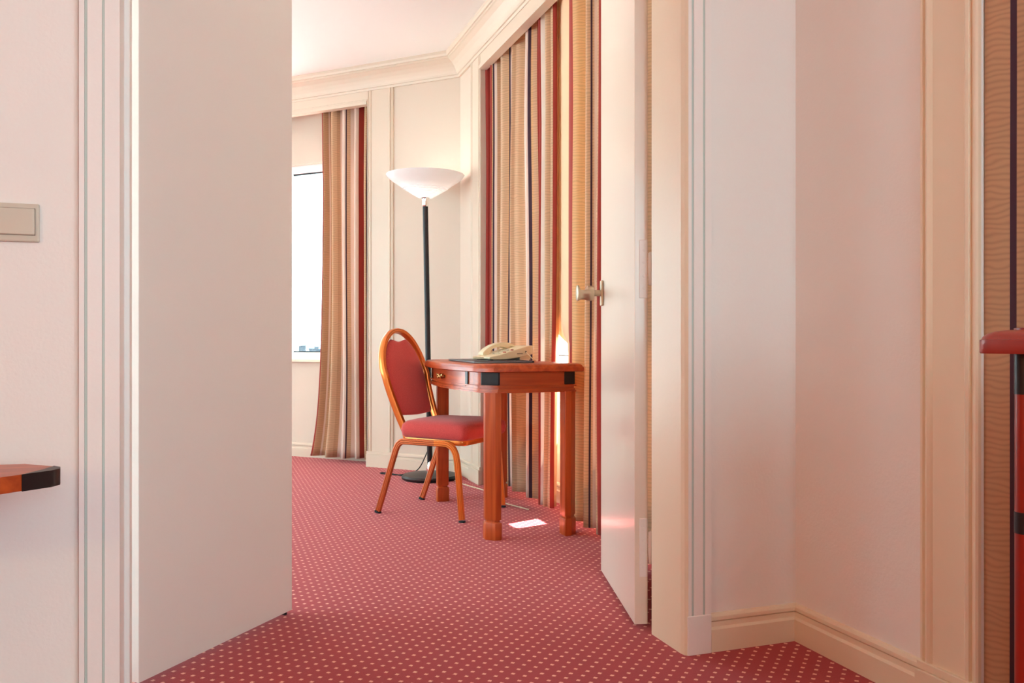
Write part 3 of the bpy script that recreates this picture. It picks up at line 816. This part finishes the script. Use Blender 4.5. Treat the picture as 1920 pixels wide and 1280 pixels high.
# ribbed tube section, a = across seat side (y), b = in plane
def ribbed(w_, h_, n=3, d=.0016):
    pts = []
    for i in range(24):
        t = 2*math.pi*i/24; x = w_*math.copysign(abs(math.cos(t))**.55, math.cos(t)); y = h_*math.copysign(abs(math.sin(t))**.55, math.sin(t))
        if i % 12 in (0,): pass
        pts.append((x, y))
    return pts
def ribsec(a, b):
    """flat oval tube whose two broad faces carry two grooves; a = half thickness (ref dir), b = half width"""
    f = [(-1, .55), (-.72, 1), (-.42, 1), (-.33, .72), (-.24, 1), (.24, 1), (.33, .72), (.42, 1), (.72, 1), (1, .55)]
    pts = [(a*y, b*x) for x, y in f] + [(-a*y, b*x) for x, y in f[::-1]]
    return pts
RH = .357
for s in (-1, 1):
    y = s*.205
    rear_top, front_top = -.105, .165
    pts = [(-.2375, s*.196, .012), (-.205, s*.199, .10), (-.150, s*.203, .255), (-.128, s*.205, .315)]
    bend = [(-.115, y, .340), (-.098, y, .353), (-.075, y, RH)]
    bend2 = [(.145, y, RH), (.172, y, .351), (.193, y, .336), (.207, y, .310)]
    down = [(.215, s*.205, .27), (.226, s*.204, .14), (.2375, s*.203, .012)]
    # rear half of the hoop is one leg, front half the other
    full = catmull(bend+[(0, y, RH)]+bend2, 5)
    mid = len(full)//2
    bm = bmesh.new(); tube(bm, pts+full[:mid+1], .011, up=(0, 1, 0), prof=ribsec(.0095, .0145)); l = obj('leg', bm, M['gold_leg'], ch, smooth='auto')
    bm = bmesh.new(); tube(bm, [(-.2405, s*.1955, 0), (-.2375, s*.196, .009)], .016, up=(0, 1, 0), prof=ribsec(.0115, .0165)); obj('glide', bm, M['black_rubber'], l)
    bm = bmesh.new(); tube(bm, full[mid:]+down, .011, up=(0, 1, 0), prof=ribsec(.0095, .0145)); l = obj('leg', bm, M['gold'], ch, smooth='auto')
    bm = bmesh.new(); tube(bm, [(.2385, s*.203, 0), (.2380, s*.203, .007)], .016, up=(0, 1, 0), prof=ribsec(.0105, .0155)); obj('glide', bm, M['black_rubber'], l)
# seat frame: gold band under the cushion
def rr(x0, x1, w0, w1, r, n=6):
    """rounded trapezoid plan: half width w0 at x0 (rear), w1 at x1 (front)"""
    c = [(x0, -w0), (x1, -w1), (x1, w1), (x0, w0)]; out = []
    cs = [(x0+r, -w0+r, math.pi), (x1-r, -w1+r, 1.5*math.pi), (x1-r, w1-r, 0), (x0+r, w0-r, .5*math.pi)]
    for cx_, cy_, a0 in cs:
        for i in range(n+1):
            a = a0+.5*math.pi*i/n; out.append((cx_+r*math.cos(a), cy_+r*math.sin(a)))
    return out
bm = loft([(rr(-.112, .245, .170, .194, .035), .350), (rr(-.114, .247, .172, .196, .035), .354), (rr(-.114, .247, .172, .196, .035), .372), (rr(-.112, .245, .170, .194, .035), .376)])
obj('seat_frame', bm, M['gold'], ch, smooth='auto')
bm = loft([(rr(-.112, .252, .175, .202, .036), .374), (rr(-.122, .262, .186, .212, .038), .385), (rr(-.126, .266, .190, .216, .040), .412),
           (rr(-.122, .262, .186, .212, .042), .436), (rr(-.108, .246, .170, .197, .045), .450), (rr(-.075, .20, .13, .15, .05), .459), (rr(-.04, .13, .07, .08, .03), .463)])
o = obj('seat', bm, M['pad'], ch, smooth=True)
# piping seam
# back: oval hoop leaning back
def lean(h):
    K = [(.30, -.088), (.36, -.085), (.42, -.118), (.53, -.165), (.71, -.222), (.80, -.246), (.90, -.268), (1, -.29)]
    for (a, x), (b, y) in zip(K, K[1:]):
        if a <= h <= b: return x+(y-x)*(h-a)/(b-a)
    return K[0][1]
HT, HW = .888, .186
def hoop(scale=1, drop=0):
    L_ = []
    half = [(.352, .150), (.40, .152), (.46, .158), (.53, .166), (.60, .175), (.67, .183)]
    for h, w_ in half: L_.append((h, w_*scale))
    for i in range(1, 13):
        a = math.pi/2*i/12; L_.append((.67+(HT-.67-drop)*math.sin(a), .183*scale*math.cos(a)))
    return L_
hp = hoop()
left = catmull([(lean(h)-.0, w_, h) for h, w_ in hp], 3)
path = left + [Vector((p.x, -p.y, p.z)) for p in left[::-1][1:]]
sm = []
for i in range(len(path)):      # light smoothing of the lean
    a = path[max(0, i-3):i+4]; q = Vector((0, 0, 0))
    for v in a: q += v
    sm.append(Vector(((q/len(a)).x, path[i].y, path[i].z)))
bm = bmesh.new()
tube(bm, sm, .012, up=(1, 0, .25), prof=ribsec(.0155, .0125)); obj('back_frame', bm, M['gold'], ch, smooth='auto')
# upholstered panel inside the hoop with a scooped top for the hand hole
outline = []
N = 44
for i in range(N+1):
    a = math.pi*i/N
    w_ = .166*math.cos(a); z = .655+(HT-.024-.655)*math.sin(a)
    if abs(w_) < .072: z -= .030*(math.cos(w_/.072*math.pi/2))**1.3
    outline.append((w_, z))
bot = [(-.152, .57), (-.144, .51), (-.138, .485), (-.125, .474), (-.06, .470), (0, .468), (.06, .470), (.125, .474), (.138, .485), (.144, .51), (.152, .57)]
outline += bot
bm = bmesh.new(); front, backv, fi, bi = [], [], [], []
cz = .66
def ring_pts(k, off):
    r = []
    for y, z in outline:
        yy = y*k; zz = cz+(z-cz)*k
        r.append(bm.verts.new((lean(zz)+off, yy, zz)))
    return r
rows = [ring_pts(.15, .017), ring_pts(.5, .016), ring_pts(.8, .0145), ring_pts(.93, .011), ring_pts(.985, .005), ring_pts(1, 0), ring_pts(.985, -.006), ring_pts(.9, -.009), ring_pts(.5, -.010), ring_pts(.15, -.010)]
n = len(outline)
for a, b in zip(rows, rows[1:]):
    for i in range(n): bm.faces.new((a[i], a[(i+1) % n], b[(i+1) % n], b[i]))
bm.faces.new(rows[0]); bm.faces.new(rows[-1][::-1])
obj('backrest', bm, M['pad'], ch, smooth=True)

# ------------------------------------------------------------------ wall socket, cords
sk = thing('wall_socket', 'cream wall socket plate low on the angled wall behind the desk', 'socket', (1.355, 5.325, .285), math.radians(-45))
obj('plate', bx(-.055, .055, -.012, 0, -.036, .036), M['switch'], sk, bevel=.003)
bm = bmesh.new()
for s in (-.026, .026):
    lathe(bm, [(.019, 0), (.019, .003), (.015, .003), (.015, .0005), (0, .0005)], 20)
    for v in bm.verts:
        if not v.tag: v.co = Vector((s+v.co.x, -.012-v.co.z, v.co.y)); v.tag = True
obj('outlet', bm, M['switch'], sk)

def cord(name, pts, r, m, label):
    bm = bmesh.new(); tube(bm, catmull(pts, 8), r, 8); o = obj(name, bm, m, smooth=True); tag(o, label, 'cord'); return o
def FP(px, py, h=0.004):
    """point at height h seen at a pixel (used only to measure; camera frame to world)"""
    Z = 1600*(.834-h)/(py-640); X = (px-960)/1600*Z; x, y = c2w(X, Z); return (x, y, h)
cord('lamp_cord', [(1.19, 5.045, .012), (1.13, 5.10, .006), (1.10, 5.22, .005), (1.02, 5.36, .005), (1.0, 5.33, .005), (1.10, 5.24, .006), (1.22, 5.30, .02), (1.29, 5.335, .12), (1.32, 5.32, .21), (1.330, 5.318, .268)], .0034, M['black_rubber'],
     'black lamp cord lying on the carpet from the lamp base to the wall socket')
cord('telephone_cable', [(1.42, 5.18, .10), (1.42, 5.14, .02), (1.38, 5.02, .005), (1.36, 4.86, .005), (1.39, 4.70, .005), (1.43, 4.50, .005), (1.40, 4.34, .005), (1.41, 4.16, .005), (1.47, 3.95, .005)], .003, M['cord_white'],
     'thin white cable running along the carpet edge below the curtain')

# ------------------------------------------------------------------ light switch
sw = thing('light_switch', 'ivory rocker light switch on the wall left of the doorway', 'switch', (-.3805, VW, 1.079))
bm = bx(-.0405, .0405, -.008, 0, -.0395, .0395); obj('switch_plate', bm, M['switch'], sw, bevel=.003)
obj('rocker', bx(-.0325, .0325, -.0125, -.007, -.0255, .0290), M['switch'], sw, bevel=.004, seg=3)
obj('rocker_gap', bx(-.0335, .0335, -.0085, -.0078, -.0265, .0300), M['gap'], sw)

# ------------------------------------------------------------------ low side table at the left
stb = thing('side_table', 'low cherry side table with a black corner under the light switch', 'table')
tipc = [c2w(-.955, 1.675), c2w(-.885, 1.645), c2w(-.866, 1.632), c2w(-.856, 1.612), c2w(-.858, 1.587), c2w(-.885, 1.540), c2w(-.9036, 1.506), c2w(-.94, 1.43), c2w(-1.02, 1.33), c2w(-1.15, 1.26)]
pts = tipc + [(-1.25, 1.48), (-1.25, 1.93), (-.66, 1.93)]
def inset(pts, d):
    cxx = sum(p[0] for p in pts)/len(pts); cyy = sum(p[1] for p in pts)/len(pts)
    return [(x+(cxx-x)*d, y+(cyy-y)*d) for x, y in pts]
ZT = .594
bm = loft([(inset(pts, .006), ZT-.030), (pts, ZT-.027), (pts, ZT-.003), (inset(pts, .006), ZT)])
obj('table_top', bm, M['wood_h'], stb, smooth='auto')
tb = tipc[1:6]
def grow(q, d): 
    cxx, cyy = c2w(-.93, 1.60); return [(x+(x-cxx)*d, y+(y-cyy)*d) for x, y in q]
bm = prism(bmesh.new(), grow(tb, .03)+[c2w(-.88, 1.60)], ZT-.0305, ZT+.0005); obj('black_corner', bm, M['black'], stb, smooth='auto')
bm = bmesh.new(); box(bm, -1.18, -.80, 1.66, 1.88, ZT-.10, ZT-.030); obj('apron', bm, M['wood_h'], stb)
for x, y in ((-1.16, 1.68), (-.82, 1.68), (-1.16, 1.86), (-.82, 1.86)):
    obj('leg', bx(x-.022, x+.022, y-.022, y+.022, 0, ZT-.03), M['wood'], stb, bevel=.003)

# ------------------------------------------------------------------ chest of drawers at the right
cs = thing('chest_of_drawers', 'red mahogany chest of drawers with rounded top edge at the right of the frame', 'chest')
CX0, CX1, CY0, CY1 = 1.063, 1.50, .16, .905
def rrect(x0, x1, y0, y1, r, n=6):
    out = []
    for cx_, cy_, a0 in ((x0+r, y0+r, math.pi), (x1-r, y0+r, 1.5*math.pi), (x1-r, y1-r, 0), (x0+r, y1-r, .5*math.pi)):
        for i in range(n+1):
            a = a0+.5*math.pi*i/n; out.append((cx_+r*math.cos(a), cy_+r*math.sin(a)))
    return out
ov = .036
def top_o(i): return rrect(CX0-ov+i, CX1+.0-i, CY0-ov+i, CY1+ov-i, .03)
bm = loft([(top_o(.001), .8170), (top_o(0), .8185), (top_o(0), .8365), (top_o(.0015), .8370), (top_o(.003), .8410), (top_o(.007), .8450), (top_o(.013), .8480), (top_o(.022), .8500), (top_o(.03), .8503)])
obj('chest_top', bm, M['wood_ry'], cs, smooth='auto')
bm = loft([(top_o(.030), .8500), (top_o(.030), .8525), (top_o(.033), .8535)]); obj('top_inset', bm, M['wood_r'], cs, smooth='auto')
bm = bmesh.new(); box(bm, CX0+.012, CX1-.01, CY0+.005, CY1-.005, .06, .8168); obj('carcass', bm, M['wood_r'], cs)
for yc in (CY0+.012, CY1-.012):
    bm = bmesh.new(); lathe(bm, [(0, .0), (.0125, 0), (.0125, .8165), (0, .8165)], 24, c=(CX0+.0125, yc)); p = obj('corner_post', bm, M['wood_r'], cs, smooth='auto')
    for z0, z1 in ((.76, .8163), (.565, .595), (.30, .33)):
        bm = bmesh.new(); lathe(bm, [(0, z0), (.0131, z0), (.0131, z1), (0, z1)], 24, c=(CX0+.0125, yc)); obj('black_band', bm, M['black'], p, smooth='auto')
for z0, z1 in ((.605, .755), (.345, .59), (.085, .33)):
    d = obj('drawer', bx(CX0+.002, CX0+.014, CY0+.030, CY1-.030, z0, z1), M['wood_ry'], cs, bevel=.004)
    for yy in (CY0+.2, CY1-.2):
        bm = bmesh.new(); lathe(bm, [(0, 0), (.006, 0), (.005, .012), (.013, .018), (.012, .026), (0, .028)], 18)
        for v in bm.verts: v.co = Vector((CX0+.002-v.co.z, yy+v.co.x, (z0+z1)/2+v.co.y))
        obj('knob', bm, M['brass'], d, smooth=True)
bm = bmesh.new(); box(bm, CX0+.03, CX1-.01, CY0+.02, CY1-.02, 0, .06); obj('plinth', bm, M['black'], cs)

# ------------------------------------------------------------------ hazy city seen through the corner window
bm = bmesh.new(); prism(bm, [(-400, 12), (400, 12), (400, 800), (-400, 800)], -20.2, -20); struct('ground', bm, M['city_ground'])
rnd = random.Random(7)
for i in range(7):
    d = 300+(i % 3)*120
    x, y = c2w(d*math.tan(math.radians(-14.3+i*.28)), d)
    hgt = 16.8+rnd.random()*2.0; wd = 2.1+rnd.random()*.5
    b_ = thing('distant_building', 'pale hazy building on the skyline outside the corner window', 'building', (x, y, -20), .3, 'hazy buildings beyond the corner window')
    obj('wall', bx(-wd/2, wd/2, -wd/2, wd/2, 0, hgt), M['city'], b_)
    obj('roof', bx(-wd/2-.2, wd/2+.2, -wd/2-.2, wd/2+.2, hgt, hgt+.6), M['city2'], b_)
